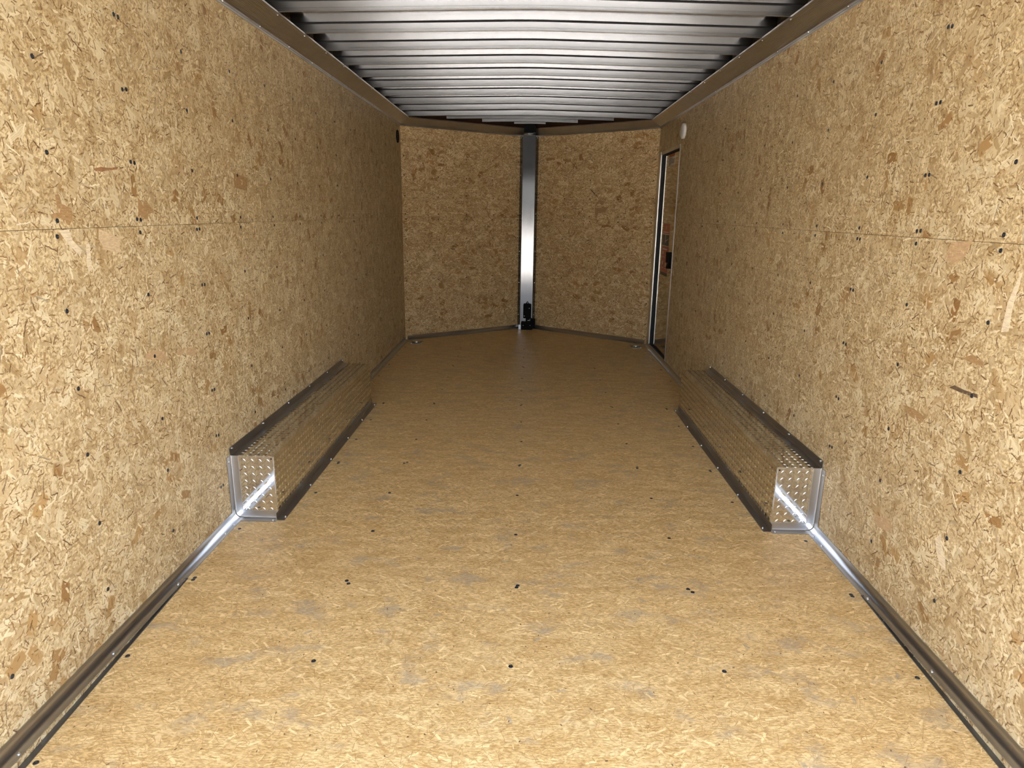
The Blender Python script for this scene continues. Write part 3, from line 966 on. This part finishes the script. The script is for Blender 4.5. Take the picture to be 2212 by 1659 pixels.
# ------------------------------------------------------------------ side door
door = struct(empty('door_1'), 'side door with polished skin, black seal and warning stickers')
door.location = (W, 6.1, 0)
def dpart(name, mat, boxes, parent=door, smooth=None):
    mb = MB()
    for a, b in boxes:
        mb.box((a[0], a[1] - 6.1, a[2]), (b[0], b[1] - 6.1, b[2]))
    return mb.build(name, mat, parent, smooth)
dpart('skin', DOORSKIN, [((.022, 5.722, .030), (.045, 6.455, 1.796))])
dpart('near_jamb', ALU, [((-.003, 5.700, 0.0), (.046, 5.7215, ZDOOR))])
dpart('far_jamb', ALU_COVE, [((-.003, 6.500, .034), (.012, YC - .004, ZDOOR + .021)), ((-.006, 6.486, .034), (.046, 6.4995, ZDOOR))])
dpart('header', ALU_COVE, [((-.003, 5.722, 1.806), (.046, 6.4855, ZDOOR + .021))])
dpart('threshold', ALU, [((-.002, 5.722, -.012), (.046, 6.4855, .026))])
dpart('seal', RUBBER, [((.010, 6.457, .027), (.030, 6.468, 1.805))])
dpart('seal', RUBBER, [((.004, 6.4715, .027), (.030, 6.4855, 1.805))])
dpart('seal', RUBBER, [((.006, 5.722, 1.7965), (.030, 6.456, 1.8055))])
dpart('seal', RUBBER, [((.006, 5.722, .0265), (.030, 6.456, .0295))])
X0, X1 = .0208, .0219
s1 = dpart('warning_sticker', STICK_WHITE, [((X0, 5.995, 1.692), (X1, 6.235, 1.790))])
dpart('orange_band', STICK_RED, [((X0 - .0005, 5.995, 1.765), (X0, 6.235, 1.790))], s1)
for k, (ya, yb) in enumerate(((6.09, 6.23), (5.995, 6.225), (6.01, 6.23), (6.0, 6.23), (6.16, 6.23))):
    dpart('print_line', STICK_DARK, [((X0 - .0004, ya, 1.750 - k * .0125), (X0, yb, 1.755 - k * .0125))], s1)
s2 = dpart('instruction_sticker', STICK_RED, [((X0, 6.005, 1.108), (X1, 6.275, 1.198))])
dpart('print_line', STICK_WHITE, [((X0 - .0004, 6.03, 1.119), (X0, 6.25, 1.126))], s2)
dpart('print_mark', STICK_WHITE, [((X0 - .0004, 6.13, 1.15), (X0, 6.155, 1.156)), ((X0 - .0004, 6.12, 1.164), (X0, 6.16, 1.170))], s2)
s3 = dpart('diagram_sticker', STICK_DARK, [((X0, 6.005, .999), (X1, 6.275, 1.107))])
dpart('outline', STICK_WHITE, [((X0 - .0004, 6.005, 1.101), (X0, 6.275, 1.107)), ((X0 - .0004, 6.005, .999), (X0, 6.275, 1.004)), ((X0 - .0004, 6.135, 1.03), (X0, 6.15, 1.101))], s3)
mb = MB()
mb.hexa([(X0 - .0004, y - 6.1, z) if f else (X0, y - 6.1, z) for f in (1, 0) for y, z in ((6.13, 1.042), (6.03, 1.062), (6.03, 1.067), (6.13, 1.048))])
mb.build('arm_line', STICK_WHITE, s3)
s4 = dpart('lock_sticker', STICK_RED, [((X0, 5.985, .765), (X1, 6.28, .998))])
dpart('title_bar', STICK_WHITE, [((X0 - .0004, 6.04, .966), (X0, 6.24, .978))], s4)
for ya, yb, za, zb in ((6.20, 6.23, .925, .953), (6.06, 6.085, .915, .945), (6.0, 6.27, .900, .903), (6.19, 6.215, .835, .865), (6.07, 6.095, .82, .855), (6.15, 6.25, .803, .806), (6.02, 6.11, .800, .803)):
    dpart('print_mark', STICK_WHITE, [((X0 - .0004, ya, za), (X0, yb, zb))], s4)
dpart('foot_band', STICK_DARK, [((X0, 5.985, .738), (X1, 6.28, .7645))], s4)
lk = MB()
bev = [(5.835, .962), (5.965, .956), (5.95, .872), (5.895, .858), (5.93, .826), (5.90, .816), (5.86, .828), (5.83, .87)]
lk.loft([[(-.004, y - 6.1, z) for y, z in bev], [(.0215, y - 6.1, z) for y, z in bev]])
lock = lk.build('lock_box', BLACK, door)
screw(RIVET, (-.0042, 5.885 - 6.1, .866), (-1, 0, 0), lock, 'rivet')

# ------------------------------------------------------------------ rear frame, ramp and ground outside (behind the viewer)
mb = MB(); mb.box((-W - .06, YR - .06, 1.93), (W + .06, YR - .001, 2.25))
struct(mb.build('trim_5', DARKWOOD), 'steel header over the rear opening')
for s, nm in ((-1, 'trim_6'), (1, 'trim_7')):
    mb = MB(); a, b = sorted((s * W, s * (W + .06))); mb.box((a, YR - .06, -.2), (b, YR - .001, 1.93))
    struct(mb.build(nm, ALU), 'aluminium rear corner frame at the end of the %s wall' % ('left' if s < 0 else 'right'))
mb = MB()
c = []
for dz in (-.03, 0):
    for x, y, z in ((-1.15, YR - 2.05, -.60), (1.15, YR - 2.05, -.60), (1.15, YR - .07, -.03), (-1.15, YR - .07, -.03)):
        c.append((x, y, z + dz))
mb.hexa(c, lambda p: (p[0], p[1]))
struct(mb.build('ramp', FLOOR), 'wooden ramp let down behind the trailer')
mb = MB(); mb.box((-60, -60, -.75), (60, 60, -.65))
struct(mb.build('ground', CONCRETE), 'pale gravel ground around the trailer')
